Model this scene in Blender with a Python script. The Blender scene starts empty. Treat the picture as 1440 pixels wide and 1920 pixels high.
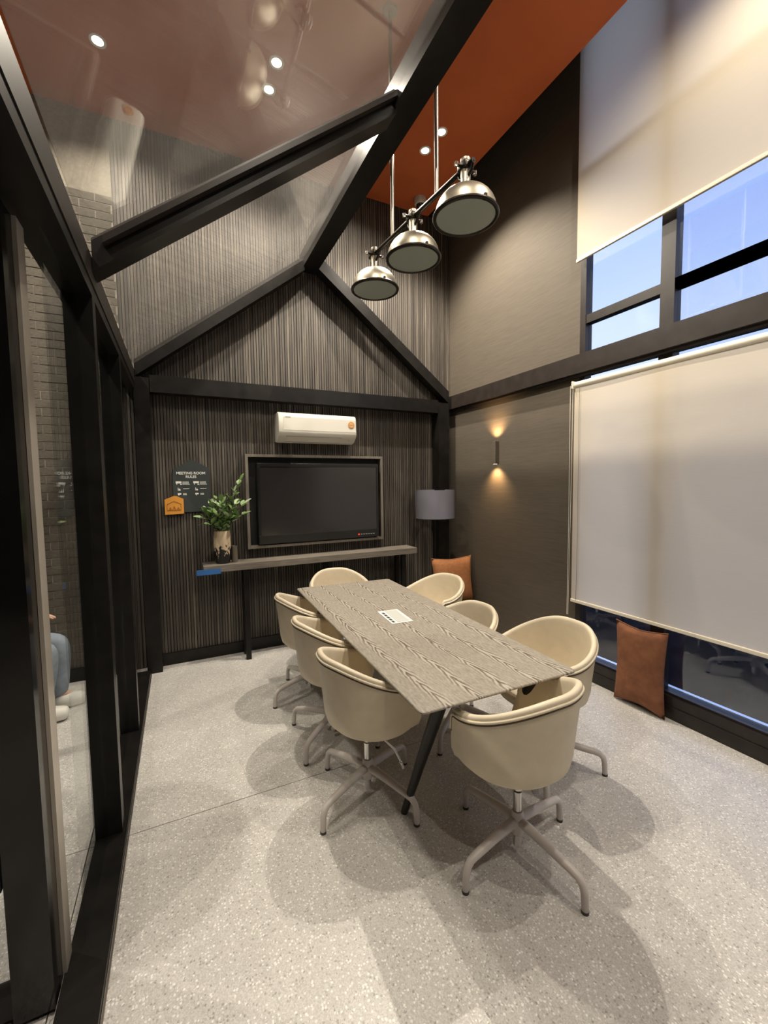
import bpy, bmesh, math, random
from mathutils import Matrix, Vector
random.seed(7)
PI = math.pi
S = bpy.context.scene
COL = S.collection

# ------------------------------------------------------------------ camera
cam_d = bpy.data.cameras.new('camera'); cam = bpy.data.objects.new('camera', cam_d); COL.objects.link(cam)
S.camera = cam
cam_d.sensor_fit = 'VERTICAL'; cam_d.sensor_height = 36.0; cam_d.lens = 36.0 * 789.57 / 1920
cam_d.clip_start = 0.02; cam_d.clip_end = 300
def cam_matrix(yaw, pitch, roll, loc):
    f = Vector((math.sin(yaw)*math.cos(pitch), math.cos(yaw)*math.cos(pitch), -math.sin(pitch)))
    r = Vector((math.cos(yaw), -math.sin(yaw), 0)); d = f.cross(r)
    r2 = r*math.cos(roll) + d*math.sin(roll); d2 = -r*math.sin(roll) + d*math.cos(roll)
    m = Matrix((r2, -d2, -f)).transposed().to_4x4(); m.translation = Vector(loc)
    return m
cam.matrix_world = cam_matrix(0.45264132, 0.0670245953, 0.0129170627, (0, 0, 1.6))

# ------------------------------------------------------------------ world: dusk sky
W = bpy.data.worlds.new('world'); S.world = W; W.use_nodes = True
nt = W.node_tree; nt.nodes.clear()
_o = nt.nodes.new('ShaderNodeOutputWorld'); _b = nt.nodes.new('ShaderNodeBackground')
_tc = nt.nodes.new('ShaderNodeTexCoord'); _sp = nt.nodes.new('ShaderNodeSeparateXYZ'); _cr = nt.nodes.new('ShaderNodeValToRGB')
nt.links.new(_tc.outputs['Generated'], _sp.inputs[0]); nt.links.new(_sp.outputs['Z'], _cr.inputs[0])
nt.links.new(_cr.outputs[0], _b.inputs[0]); nt.links.new(_b.outputs[0], _o.inputs[0])
e = _cr.color_ramp.elements
e[0].position = 0.0; e[0].color = (0.56, 0.61, 0.74, 1)
e[1].position = 0.75; e[1].color = (0.15, 0.25, 0.62, 1)
k = _cr.color_ramp.elements.new(0.28); k.color = (0.44, 0.52, 0.74, 1)
k = _cr.color_ramp.elements.new(0.5); k.color = (0.27, 0.37, 0.70, 1)
_b.inputs[1].default_value = 1.6

# ------------------------------------------------------------------ exposure
S.view_settings.view_transform = 'Standard'; S.view_settings.look = 'None'
S.view_settings.gamma = 1.0; S.view_settings.use_curve_mapping = False
S.view_settings.exposure = 0.38
S.cycles.use_denoising = True
S.cycles.max_bounces = 10; S.cycles.transparent_max_bounces = 16; S.cycles.diffuse_bounces = 5
S.cycles.caustics_reflective = False; S.cycles.caustics_refractive = False
S.cycles.sample_clamp_indirect = 6.0

DOWN_POWER = 140.0
WARM = (1.0, 0.90, 0.76)

# ================================================================== materials
def expr(nt, op, a, b=None, c=None):
    n = nt.nodes.new('ShaderNodeMath'); n.operation = op
    for i, v in enumerate((a, b, c)):
        if v is None: continue
        if isinstance(v, (int, float)): n.inputs[i].default_value = v
        else: nt.links.new(v, n.inputs[i])
    return n.outputs[0]
def base_mat(name, color=(.5,.5,.5), rough=.5, metal=0.0, spec=None):
    m = bpy.data.materials.new(name); m.use_nodes = True
    b = m.node_tree.nodes['Principled BSDF']
    b.inputs['Base Color'].default_value = (*color, 1); b.inputs['Roughness'].default_value = rough
    b.inputs['Metallic'].default_value = metal
    if spec is not None: b.inputs['Specular IOR Level'].default_value = spec
    return m
def obj_coord(nt, scale=(1,1,1)):
    tc = nt.nodes.new('ShaderNodeTexCoord'); mp = nt.nodes.new('ShaderNodeMapping')
    mp.inputs['Scale'].default_value = scale; nt.links.new(tc.outputs['Object'], mp.inputs[0]); return mp.outputs[0]
def noise(nt, vec, scale, detail=3, rough=.5):
    n = nt.nodes.new('ShaderNodeTexNoise'); n.inputs['Scale'].default_value = scale
    n.inputs['Detail'].default_value = detail; n.inputs['Roughness'].default_value = rough
    if vec is not None: nt.links.new(vec, n.inputs['Vector'])
    return n.outputs['Fac']
def ramp(nt, fac, stops):
    r = nt.nodes.new('ShaderNodeValToRGB'); nt.links.new(fac, r.inputs[0]); el = r.color_ramp.elements
    el[0].position, el[0].color = stops[0][0], (*stops[0][1], 1)
    el[1].position, el[1].color = stops[-1][0], (*stops[-1][1], 1)
    for p, c in stops[1:-1]:
        x = el.new(p); x.color = (*c, 1)
    return r.outputs[0]
def noisy(name, c1, c2, scale=(1,1,1), ns=8, rough=.5, metal=0, bump=0.0, detail=4, lo=.3, hi=.7, spec=None):
    m = base_mat(name, c1, rough, metal, spec); nt = m.node_tree; b = nt.nodes['Principled BSDF']
    f = noise(nt, obj_coord(nt, scale), ns, detail)
    nt.links.new(ramp(nt, f, [(lo, c1), (hi, c2)]), b.inputs['Base Color'])
    if bump:
        bp = nt.nodes.new('ShaderNodeBump'); bp.inputs['Strength'].default_value = bump; bp.inputs['Distance'].default_value = .004
        nt.links.new(f, bp.inputs['Height']); nt.links.new(bp.outputs[0], b.inputs['Normal'])
    return m
def glass_mat(name, tint=(.97,.98,.98), gain=1.8, ior=1.5, rough=0.0, dust=0.0, smear=0.0):
    m = bpy.data.materials.new(name); m.use_nodes = True; nt = m.node_tree; nt.nodes.clear()
    o = nt.nodes.new('ShaderNodeOutputMaterial'); mx = nt.nodes.new('ShaderNodeMixShader')
    t = nt.nodes.new('ShaderNodeBsdfTransparent'); g = nt.nodes.new('ShaderNodeBsdfGlossy'); fr = nt.nodes.new('ShaderNodeFresnel')
    t.inputs[0].default_value = (*tint, 1); g.inputs['Roughness'].default_value = rough; fr.inputs[0].default_value = ior
    # the same reflectance from either face of a thin pane
    geo = nt.nodes.new('ShaderNodeNewGeometry')
    lw = nt.nodes.new('ShaderNodeLayerWeight'); lw.inputs[0].default_value = .5
    f5 = expr(nt, 'POWER', lw.outputs['Facing'], 5.5)
    f = expr(nt, 'MULTIPLY_ADD', f5, .85, .045 * gain); f = expr(nt, 'MINIMUM', f, .9)
    nt.links.new(f, mx.inputs[0]); nt.links.new(t.outputs[0], mx.inputs[1]); nt.links.new(g.outputs[0], mx.inputs[2])
    out = mx.outputs[0]
    if dust:
        d = nt.nodes.new('ShaderNodeBsdfDiffuse'); d.inputs[0].default_value = (.75,.72,.68,1)
        tr = nt.nodes.new('ShaderNodeBsdfTranslucent'); tr.inputs[0].default_value = (.75,.72,.68,1)
        h = nt.nodes.new('ShaderNodeMixShader'); h.inputs[0].default_value = .5; nt.links.new(d.outputs[0], h.inputs[1]); nt.links.new(tr.outputs[0], h.inputs[2])
        m2 = nt.nodes.new('ShaderNodeMixShader'); nt.links.new(out, m2.inputs[1]); nt.links.new(h.outputs[0], m2.inputs[2])
        nf = noise(nt, obj_coord(nt, (1, 1, 1)), 2.5, 4); nt.links.new(expr(nt, 'MULTIPLY', nf, dust*2), m2.inputs[0]); out = m2.outputs[0]
    if smear:
        g2 = nt.nodes.new('ShaderNodeBsdfGlossy'); g2.inputs['Roughness'].default_value = .42
        m3 = nt.nodes.new('ShaderNodeMixShader'); m3.inputs[0].default_value = smear; nt.links.new(out, m3.inputs[1]); nt.links.new(g2.outputs[0], m3.inputs[2]); out = m3.outputs[0]
    nt.links.new(out, o.inputs[0])
    return m
def emit_mat(name, color, strength):
    m = bpy.data.materials.new(name); m.use_nodes = True; nt = m.node_tree; nt.nodes.clear()
    o = nt.nodes.new('ShaderNodeOutputMaterial'); e = nt.nodes.new('ShaderNodeEmission')
    e.inputs[0].default_value = (*color, 1); e.inputs[1].default_value = strength; nt.links.new(e.outputs[0], o.inputs[0]); return m

def terrazzo():
    m = base_mat('terrazzo', (.5,.48,.45), .42); nt = m.node_tree; b = nt.nodes['Principled BSDF']
    co = obj_coord(nt)
    v = nt.nodes.new('ShaderNodeTexVoronoi'); v.inputs['Scale'].default_value = 105; nt.links.new(co, v.inputs['Vector'])
    sep = nt.nodes.new('ShaderNodeSeparateColor'); nt.links.new(v.outputs['Color'], sep.inputs[0])
    v2 = nt.nodes.new('ShaderNodeTexVoronoi'); v2.inputs['Scale'].default_value = 260; nt.links.new(co, v2.inputs['Vector'])
    sep2 = nt.nodes.new('ShaderNodeSeparateColor'); nt.links.new(v2.outputs['Color'], sep2.inputs[0])
    ma = expr(nt, 'LESS_THAN', v.outputs['Distance'], .42)
    hi = expr(nt, 'MULTIPLY', expr(nt, 'GREATER_THAN', sep.outputs[0], .74), ma)
    lo = expr(nt, 'MULTIPLY', expr(nt, 'LESS_THAN', sep.outputs[0], .16), ma)
    f = expr(nt, 'MULTIPLY_ADD', sep2.outputs[1], .26, .37)
    f = expr(nt, 'MULTIPLY_ADD', hi, .34, f); f = expr(nt, 'MULTIPLY_ADD', lo, -.24, f)
    f = expr(nt, 'ADD', f, expr(nt, 'MULTIPLY_ADD', noise(nt, co, 2.2, 3), .12, -.06))
    nt.links.new(ramp(nt, f, [(0.0, (.20,.19,.175)), (.5, (.53,.515,.485)), (1.0, (.86,.845,.80))]), b.inputs['Base Color'])
    return m
def slat_mat():
    m = base_mat('slat_wood', (.06,.05,.045), .62); nt = m.node_tree; b = nt.nodes['Principled BSDF']
    a = noise(nt, obj_coord(nt, (40, 1, .25)), 1.0, 2)
    c = noise(nt, obj_coord(nt, (160, 20, 3.0)), 1.0, 4, .65)
    f = expr(nt, 'ADD', expr(nt, 'MULTIPLY', a, .6), expr(nt, 'MULTIPLY', c, .45))
    nt.links.new(ramp(nt, f, [(.34, (.022,.019,.016)), (.52, (.066,.056,.046)), (.72, (.185,.160,.128))]), b.inputs['Base Color'])
    return m
def table_mat():
    m = base_mat('table_oak', (.25,.22,.18), .42); nt = m.node_tree; b = nt.nodes['Principled BSDF']
    tc = nt.nodes.new('ShaderNodeTexCoord'); sp = nt.nodes.new('ShaderNodeSeparateXYZ'); nt.links.new(tc.outputs['Object'], sp.inputs[0])
    x, y = sp.outputs['X'], sp.outputs['Y']
    wob = noise(nt, obj_coord(nt, (1.0, 1.6, 1)), 2.2, 2)
    bx = expr(nt, 'ADD', expr(nt, 'DIVIDE', x, .158), expr(nt, 'MULTIPLY_ADD', wob, .5, 10.25))
    fx = expr(nt, 'SUBTRACT', expr(nt, 'FRACT', bx), .5); ax = expr(nt, 'ABSOLUTE', fx)
    fine = noise(nt, obj_coord(nt, (30, 5, 1)), 4.0, 4, .7)
    ph = expr(nt, 'ADD', expr(nt, 'MULTIPLY', ax, 18.0), expr(nt, 'MULTIPLY', y, 19.0))
    ph = expr(nt, 'ADD', ph, expr(nt, 'MULTIPLY', noise(nt, obj_coord(nt, (14, 7, 1)), 1.0, 3), 5.0))
    wv = expr(nt, 'SINE', expr(nt, 'MULTIPLY', ph, 3.0))
    mask = expr(nt, 'SUBTRACT', 1.0, expr(nt, 'MULTIPLY', ax, 4.2)); mask = expr(nt, 'MAXIMUM', mask, 0.04)
    f = expr(nt, 'MULTIPLY', expr(nt, 'MULTIPLY', wv, mask), .42)
    f = expr(nt, 'ADD', f, expr(nt, 'MULTIPLY_ADD', fine, .75, .14))
    f = expr(nt, 'ADD', f, expr(nt, 'MULTIPLY_ADD', noise(nt, obj_coord(nt, (60, 60, 1)), 2.0, 3), .3, -.15))
    nt.links.new(ramp(nt, f, [(.12, (.095,.080,.062)), (.42, (.25,.225,.185)), (.78, (.45,.41,.345))]), b.inputs['Base Color'])
    bp = nt.nodes.new('ShaderNodeBump'); bp.inputs['Strength'].default_value = .25; bp.inputs['Distance'].default_value = .002
    nt.links.new(f, bp.inputs['Height']); nt.links.new(bp.outputs[0], b.inputs['Normal'])
    return m
def blind_mat(name, col, trans):
    m = bpy.data.materials.new(name); m.use_nodes = True; nt = m.node_tree; nt.nodes.clear()
    o = nt.nodes.new('ShaderNodeOutputMaterial'); mx = nt.nodes.new('ShaderNodeMixShader')
    d = nt.nodes.new('ShaderNodeBsdfDiffuse'); t = nt.nodes.new('ShaderNodeBsdfTranslucent')
    f = noise(nt, obj_coord(nt, (1, 2, 160)), 3, 2); c = ramp(nt, f, [(.3, tuple(v*.93 for v in col)), (.7, col)])
    nt.links.new(c, d.inputs[0]); t.inputs[0].default_value = (1.0*col[0]/.72, .88*col[0]/.72, .68*col[0]/.72, 1) if trans > .4 else (*col, 1); mx.inputs[0].default_value = trans
    nt.links.new(d.outputs[0], mx.inputs[1]); nt.links.new(t.outputs[0], mx.inputs[2]); nt.links.new(mx.outputs[0], o.inputs[0])
    return m
M = {
 'terrazzo': terrazzo(), 'slat': slat_mat(), 'table': table_mat(),
 'black_steel': noisy('black_steel', (.006,.0055,.005), (.012,.011,.010), (3,3,3), 4, .34, .0, spec=.28),
 'brown_steel': noisy('brown_steel', (.018,.014,.012), (.028,.022,.019), (3,3,3), 4, .40, .0, spec=.35),
 'gloss_black': base_mat('gloss_black', (.006,.0055,.005), .12, 0, .35),
 'strip': base_mat('floor_reflection_strip', (.58,.52,.44), .22, .45),
 'black': base_mat('matte_black', (.006,.006,.006), .7),
 'orange': noisy('orange_paint', (.52,.118,.032), (.57,.135,.038), (1,1,1), 3, .75),
 'taupe': noisy('taupe_wall', (.078,.064,.047), (.102,.084,.061), (2,2,60), 3, .8),
 'dark_wall': noisy('dark_wall', (.018,.017,.018), (.028,.027,.028), (1,1,1), 3, .8),
 'brick': noisy('grey_brick', (.060,.052,.040), (.110,.097,.075), (9,9,20), 4, .85, 0, .4),
 'mortar': noisy('mortar', (.20,.18,.145), (.27,.245,.20), (9,9,9), 6, .9),
 'shell': noisy('cream_leather', (.64,.56,.42), (.70,.615,.465), (1,1,1), 14, .48, 0, .03),
 'piping': base_mat('cream_piping', (.74,.66,.50), .45),
 'stitch': base_mat('brown_seam', (.14,.10,.06), .7),
 'legwhite': base_mat('greige_powder_coat', (.60,.555,.52), .38),
 'chrome': base_mat('chrome', (.75,.74,.72), .12, 1.0),
 'rubber': base_mat('dark_rubber', (.05,.045,.04), .6),
 'steel': noisy('brushed_steel', (.42,.40,.35), (.52,.49,.43), (1,1,30), 8, .28, 1.0),
 'dark_iron': base_mat('dark_iron', (.03,.025,.02), .35, .8),
 'rod': base_mat('nickel_rod', (.32,.28,.24), .35, .9),
 'lens': base_mat('frosted_lens', (.30,.34,.30), .35),
 'acwhite': base_mat('white_plastic', (.66,.64,.57), .32),
 'acgrey': base_mat('grey_plastic', (.38,.37,.33), .4),
 'screen': base_mat('tv_glass', (.022,.020,.020), .16, 0, .8),
 'bezel': base_mat('tv_bezel', (.012,.012,.012), .28),
 'tvframe': noisy('grey_oak_edge', (.13,.115,.095), (.20,.18,.15), (20,20,2), 3, .6),
 'console': noisy('console_oak', (.13,.115,.095), (.24,.21,.175), (2,30,30), 3, .5),
 'sign': base_mat('slate_green_panel', (.030,.038,.038), .5),
 'signorange': base_mat('orange_panel', (.62,.27,.04), .5),
 'signline': base_mat('brown_line', (.25,.10,.02), .6),
 'white': base_mat('white_paint', (.78,.78,.74), .5),
 'leaf': noisy('leaf_green', (.09,.19,.05), (.28,.42,.15), (1,1,1), 25, .38),
 'leaf_pale': noisy('leaf_pale_green', (.30,.42,.22), (.50,.60,.40), (1,1,1), 25, .38),
 'bark': base_mat('twig_brown', (.09,.06,.03), .8),
 'cup': base_mat('grey_cup', (.22,.20,.16), .35, .5),
 'blue': base_mat('blue_reflection_paint', (.03,.14,.40), .6),
 'lampshade': blind_mat('lampshade_fabric', (.33,.33,.40), .3),
 'cushion': noisy('rust_fabric', (.30,.12,.045), (.38,.16,.06), (1,1,1), 30, .9, 0, .2),
 'cushion2': noisy('rust_velvet', (.17,.065,.03), (.27,.11,.05), (1,1,1), 14, .9, 0, .3),
 'blind': blind_mat('blind_fabric', (.84,.74,.57), .41),
 'blindbar': base_mat('ivory_bar', (.80,.75,.62), .4),
 'glass': glass_mat('clear_glass', gain=1.3), 'roofglass': glass_mat('roof_glass', (.96,.96,.95), gain=2.6, dust=.030, smear=.03),
 'winglass': glass_mat('window_glass', (.93,.95,.97), gain=1.6),
 'glow': emit_mat('lamp_glow', (1.0, .90, .72), 28.0),
 'ring': base_mat('white_ring', (.75,.72,.66), .4),
 'ground': noisy('dark_asphalt', (.012,.012,.013), (.022,.022,.022), (1,1,1), 5, 1.0, spec=0.0),
 'ledge': base_mat('pale_grey_ledge', (.80,.82,.86), .22, 1.0),
 'denim': noisy('pale_denim', (.20,.24,.29), (.28,.33,.38), (1,1,1), 18, .9),
 'skin': base_mat('skin', (.55,.33,.23), .5),
 'shirt': base_mat('charcoal_knit', (.02,.022,.022), .9),
 'hair': base_mat('black_hair', (.01,.008,.007), .5),
 'shoe': base_mat('white_canvas', (.75,.74,.68), .6),
 'red': emit_mat('red_led', (1, .05, .02), 1.0),
}
def vase_mat():
    m = base_mat('speckled_glaze', (.6,.5,.36), .35); nt = m.node_tree; b = nt.nodes['Principled BSDF']
    tc = nt.nodes.new('ShaderNodeTexCoord'); sp = nt.nodes.new('ShaderNodeSeparateXYZ'); nt.links.new(tc.outputs['Object'], sp.inputs[0])
    n = noise(nt, obj_coord(nt, (1,1,.6)), 34, 5, .7)
    f = expr(nt, 'ADD', expr(nt, 'MULTIPLY', sp.outputs['Z'], 4.3), expr(nt, 'MULTIPLY_ADD', n, 1.9, -.95))
    nt.links.new(ramp(nt, f, [(.54, (.012,.011,.012)), (.60, (.66,.53,.36))]), b.inputs['Base Color'])
    return m
M['vase'] = vase_mat()
def metal_dome():
    m = base_mat('brushed_pewter', (.44,.41,.33), .40, 1.0); return m
M['dome'] = metal_dome()

# ================================================================== mesh helpers
def NB(): return bmesh.new()
def box(bm, x0, x1, y0, y1, z0, z1, bev=0):
    r = bmesh.ops.create_cube(bm, size=1.0)
    for v in r['verts']:
        v.co = Vector(((x0+x1)/2 + v.co.x*(x1-x0), (y0+y1)/2 + v.co.y*(y1-y0), (z0+z1)/2 + v.co.z*(z1-z0)))
    if bev:
        ed = {e for v in r['verts'] for e in v.link_edges}
        bmesh.ops.bevel(bm, geom=list(ed), offset=bev, segments=2, affect='EDGES', profile=.6)
    return r['verts']
def tube(bm, pts, rad, n=10, cap=True, flat=1.0):
    """swept tube through pts; rad a number or list; flat squashes the section vertically"""
    pts = [Vector(p) for p in pts]; rads = rad if isinstance(rad, (list, tuple)) else [rad]*len(pts)
    rings = []; up = None
    for i, p in enumerate(pts):
        d = (pts[min(i+1, len(pts)-1)] - pts[max(i-1, 0)]).normalized()
        if up is None:
            up = Vector((0,0,1)) if abs(d.z) < .95 else Vector((1,0,0))
        s = d.cross(up).normalized(); u = s.cross(d).normalized(); up = u
        rings.append([bm.verts.new(p + (s*math.cos(a) + u*math.sin(a)*flat)*rads[i]) for a in (2*PI*k/n for k in range(n))])
    for a, b in zip(rings, rings[1:]):
        for k in range(n): bm.faces.new((a[k], a[(k+1)%n], b[(k+1)%n], b[k]))
    if cap:
        bm.faces.new(list(reversed(rings[0]))); bm.faces.new(rings[-1])
    return rings
def lathe(bm, prof, n=32, c=(0,0,0), closed_ends=True):
    rings = []
    for r, z in prof:
        if r < 1e-5: rings.append([bm.verts.new((c[0], c[1], c[2]+z))])
        else: rings.append([bm.verts.new((c[0]+r*math.cos(2*PI*k/n), c[1]+r*math.sin(2*PI*k/n), c[2]+z)) for k in range(n)])
    for a, b in zip(rings, rings[1:]):
        if len(a) == 1 and len(b) == 1: continue
        for k in range(n):
            if len(a) == 1: bm.faces.new((a[0], b[(k+1)%n], b[k]))
            elif len(b) == 1: bm.faces.new((a[k], a[(k+1)%n], b[0]))
            else: bm.faces.new((a[k], a[(k+1)%n], b[(k+1)%n], b[k]))
    if closed_ends:
        if len(rings[0]) > 1: bm.faces.new(list(reversed(rings[0])))
        if len(rings[-1]) > 1: bm.faces.new(rings[-1])
def prism(bm, poly, axis, a, b):
    """poly: list of 2D points in the plane perpendicular to axis ('x','y','z'), extruded from a to b"""
    def P(p, t):
        return {'x': (t, p[0], p[1]), 'y': (p[0], t, p[1]), 'z': (p[0], p[1], t)}[axis]
    A = [bm.verts.new(P(p, a)) for p in poly]; B = [bm.verts.new(P(p, b)) for p in poly]; n = len(poly)
    bm.faces.new(A); bm.faces.new(list(reversed(B)))
    for i in range(n): bm.faces.new((A[i], B[i], B[(i+1)%n], A[(i+1)%n]))
    return A + B
def beam(bm, p0, p1, w, h, up=(0,0,1)):
    """rectangular bar from p0 to p1: w sideways, h along up"""
    p0, p1 = Vector(p0), Vector(p1); d = (p1-p0).normalized(); s = d.cross(Vector(up)).normalized(); u = s.cross(d).normalized()
    v = [bm.verts.new(p + s*a*w/2 + u*b*h/2) for p in (p0, p1) for a, b in ((-1,-1),(1,-1),(1,1),(-1,1))]
    for f in ((0,1,2,3),(7,6,5,4),(0,4,5,1),(1,5,6,2),(2,6,7,3),(3,7,4,0)): bm.faces.new([v[i] for i in f])
def finish(name, bm, mat, smooth=None):
    bmesh.ops.recalc_face_normals(bm, faces=bm.faces[:])
    me = bpy.data.meshes.new(name); bm.to_mesh(me); bm.free()
    for m in (mat if isinstance(mat, (list, tuple)) else [mat]): me.materials.append(m)
    if smooth is not None:
        for p in me.polygons: p.use_smooth = True
        if smooth < 180: me.set_sharp_from_angle(angle=math.radians(smooth))
    return me
def obj(name, bm, mat, parent=None, smooth=None, label=None, world=True, loc=None):
    """one mesh object; WORLD: coordinates are the scene's and are moved into the parent's space"""
    if parent is not None and world:
        root = parent
        off = Vector((0,0,0))
        while root is not None: off += root.location; root = root.parent
        for v in bm.verts: v.co -= off
    if loc is not None:
        o_loc = Vector(loc)
        for v in bm.verts: v.co -= (o_loc - (off if parent is not None and world else Vector((0,0,0))))
    o = bpy.data.objects.new(name, finish(name, bm, mat, smooth)); COL.objects.link(o)
    if loc is not None: o.location = o_loc - (off if parent is not None and world else Vector((0,0,0)))
    if parent is not None: o.parent = parent
    if label: o['label'] = label
    return o
def tag(o, label, cat, group=None, kind=None):
    o['label'] = label; o['category'] = cat
    if group: o['group'] = group
    if kind: o['kind'] = kind
    return o
def thing(name, label, cat, loc=(0,0,0), rz=0, group=None):
    o = bpy.data.objects.new(name, None); COL.objects.link(o); o.location = loc; o.rotation_euler = (0,0,rz)
    o.empty_display_size = .05
    return tag(o, label, cat, group)
def struct(name, bm=None, mat=None, smooth=None):
    if bm is None:
        o = bpy.data.objects.new(name, None); COL.objects.link(o)
    else: o = obj(name, bm, mat, None, smooth)
    o['kind'] = 'structure'; return o
def copy_tree(o, parent=None):
    c = o.copy(); COL.objects.link(c); c.parent = parent
    for ch in list(o.children): copy_tree(ch, c)
    return c

# ================================================================== structure
YB = 4.19; XR = 2.92; CZ = 4.575; XL = -3.4; YF = -3.6
# floor: terrazzo slabs on a bed, thin recessed joints
b = NB(); box(b, XL, XR+.1, YF, YB+.1, -.12, -.006); floor = struct('floor', b, M['rubber'])
for (x0, x1, y0, y1) in ((XL, -.425, YF, 2.170), (XL, -.425, 2.174, YB), (-.421, XR, YF, -.9), (-.421, XR, -.896, 2.170), (-.421, XR, 2.174, YB)):
    b = NB(); box(b, x0, x1, y0, y1, -.006, 0); obj('floor_slab', b, M['terrazzo'], floor)
# ceiling
b = NB(); box(b, XL, 2.63, YF, YB+.1, CZ, CZ+.12); struct('ceiling', b, M['orange'])
b = NB(); box(b, 2.63, XR+.1, YF, YB+.1, 5.15, 5.27); box(b, 2.61, 2.63, YF, YB+.1, CZ+.121, 5.15); struct('trim_1', b, M['black'])
# back wall with slats and bricks
b = NB(); box(b, XL, XR+.1, YB+.015, YB+.2, 0, 5.2); wall_back = struct('wall_back', b, M['black'])
b = NB()
x = -.385; i = 0
while x < XR-.02:
    if True:
        box(b, x, x+.019, YB-.002+random.uniform(-.0015,.0015), YB+.016, .0, CZ)
    x += .0245
s = obj('slats', b, M['slat'], wall_back); s['kind'] = 'stuff'
b = NB(); box(b, -1.262, -.392, YB+.002, YB+.015, 0, 4.575); obj('mortar_bed', b, M['mortar'], wall_back)
bm_ = NB(); box(bm_, 0, .208, -.0045, .0, 0, .059, .0015); brick_me = finish('brick', bm_, M['brick'])
def put_brick(x, z, w=1.0):
    o = bpy.data.objects.new('brick', brick_me); COL.objects.link(o); o.parent = wall_back
    o.location = (x, YB+.002+random.uniform(-.002,.002), z); o.scale = (w, 1, 1)
for c in range(58):
    z = .105 + c*.0665; off = .107 if c % 2 else 0
    xx = -1.26 + off
    if off: put_brick(-1.26, z, .47)
    while xx < -.41:
        w = min(1.0, (-.394-xx)/.208); put_brick(xx, z, w); xx += .2155
b = NB(); box(b, -.28, XR, YB-.03, YB-.003, 0, .105); struct('baseboard_back', b, M['black_steel'])
b = NB(); box(b, XL, -.43, YB-.035, YB-.011, 0, .105); struct('baseboard_left', b, M['black_steel'])
# outer shell: far left and behind the camera
b = NB(); box(b, XL-.1, XL, YF, YB, 0, CZ); struct('wall_left', b, M['dark_wall'])
b = NB(); box(b, XL, XR+.1, YF-.1, YF, 0, CZ); struct('wall_front', b, M['dark_wall'])
# right wall: solid at the back, windows towards the camera
b = NB(); box(b, XR, XR+.12, 2.40, YB, 0, 5.15)
box(b, XR, XR+.12, YF, -1.35, 0, 5.15)
struct('wall_right', b, M['taupe'])
b = NB(); box(b, XR-.02, XR+.12, -1.35, 2.40, 0, .155); box(b, XR-.028, XR-.021, -1.35, 2.40, .085, .090); struct('baseboard_right', b, M['brown_steel'])
b = NB(); box(b, XR-.07, XR+.10, YF, YB-.03, 2.445, 2.59)
box(b, XR-.045, XR-.0, YF, YB-.03, 2.425, 2.445); struct('trim_2', b, M['brown_steel'])
def window(name, y0, y1, z0, z1, muls, trans, f=.045, jamb=.05):
    b = NB()
    root = struct(name)
    def bar(nm, *a):
        bb = NB(); box(bb, *a); return obj(nm, bb, M['brown_steel'], root)
    bar('frame_jamb', XR+.0, XR+.075, y1-jamb, y1, z0, z1); bar('frame_jamb', XR+.0, XR+.075, y0, y0+jamb, z0, z1)
    bar('frame_rail', XR+.0, XR+.075, y0+jamb, y1-jamb, z0, z0+f*.35); bar('frame_rail', XR+.0, XR+.075, y0+jamb, y1-jamb, z1-f, z1)
    ys = [y0+jamb] + [v for m in muls for v in (m-f, m+f)] + [y1-jamb]
    for m in muls: bar('mullion', XR+.0, XR+.075, m-f, m+f, z0+f*.35, z1-f)
    for a, c in zip(ys[::2], ys[1::2]):
        zs = [z0+f*.35] + [v for t in trans for v in (t-.032, t+.032)] + [z1-f]
        for t in trans: bar('transom', XR+.005, XR+.070, a, c, t-.032, t+.032)
        for u, w in zip(zs[::2], zs[1::2]):
            bb = NB(); box(bb, XR+.035, XR+.040, a, c, u, w); obj('pane', bb, M['winglass'], root)
    return root
window('window_1', -1.35, 2.40, .155, 2.50, [1.735, .62, -.45], [])
window('window_2', -1.35, 2.40, 2.59, 5.15, [1.735, .62, -.45], [2.865, 3.95])
b = NB(); box(b, XR+.08, XR+.16, -1.35, 2.40, .10, .150); struct('trim_3', b, M['ledge'])
b = NB(); box(b, XR+.12, 60, -40, 60, -.15, -.05); struct('ground', b, M['ground'])

# ---------------- the black steel house frame with its glass roof slope
FX0, FX1 = -.36, -.24        # left eave line
RXc, RZ = 1.225, 3.745
frame = thing('house_frame', 'black steel house-shaped frame with gable rafters, ridge beam and sloping glass roof panes', 'frame', (-.30, 4.1, 0))
st = M['black_steel']
def fpart(nm, fn, mat=st, parent=None, sm=None):
    bb = NB(); fn(bb); return obj(nm, bb, mat, parent or frame, sm)
fpart('post', lambda b: box(b, -.30, -.185, 4.03, 4.155, 0, 2.50))
fpart('post', lambda b: box(b, 2.655, 2.80, 4.03, 4.155, 0, 2.50))
fpart('tie_beam', lambda b: box(b, -.18, 2.655, 4.035, 4.15, 2.385, 2.525))
fpart('ridge_beam', lambda b: box(b, 1.15, 1.30, YF+.1, 4.155, 3.665, 3.825))
fpart('eave_beam', lambda b: box(b, -.395, -.288, YF+.1, 4.155, 2.452, 2.565), M['brown_steel'])
sl = (3.70-2.52)/(1.225+.29)
def rafter(y0, y1, left=True, t=.110):
    def fn(b):
        if left:
            x0, x1 = -.286, 1.16; z0 = 2.505; z1 = z0 + (x1-x0)*sl
        else:
            x0, x1 = 2.80, 1.29; z0 = 2.50; z1 = z0 + (x0-x1)*sl
        prism(b, [(x0, z0), (x1, z1), (x1, z1+t*1.2), (x0, z0+t*1.2)], 'y', y0, y1)
    return fn
for (y0, y1) in ((4.035, 4.15), (2.17, 2.29), (.30, .42), (-1.5,-1.38)):
    fpart('rafter', rafter(y0, y1))
fpart('rafter', rafter(4.035, 4.15, False))
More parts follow.
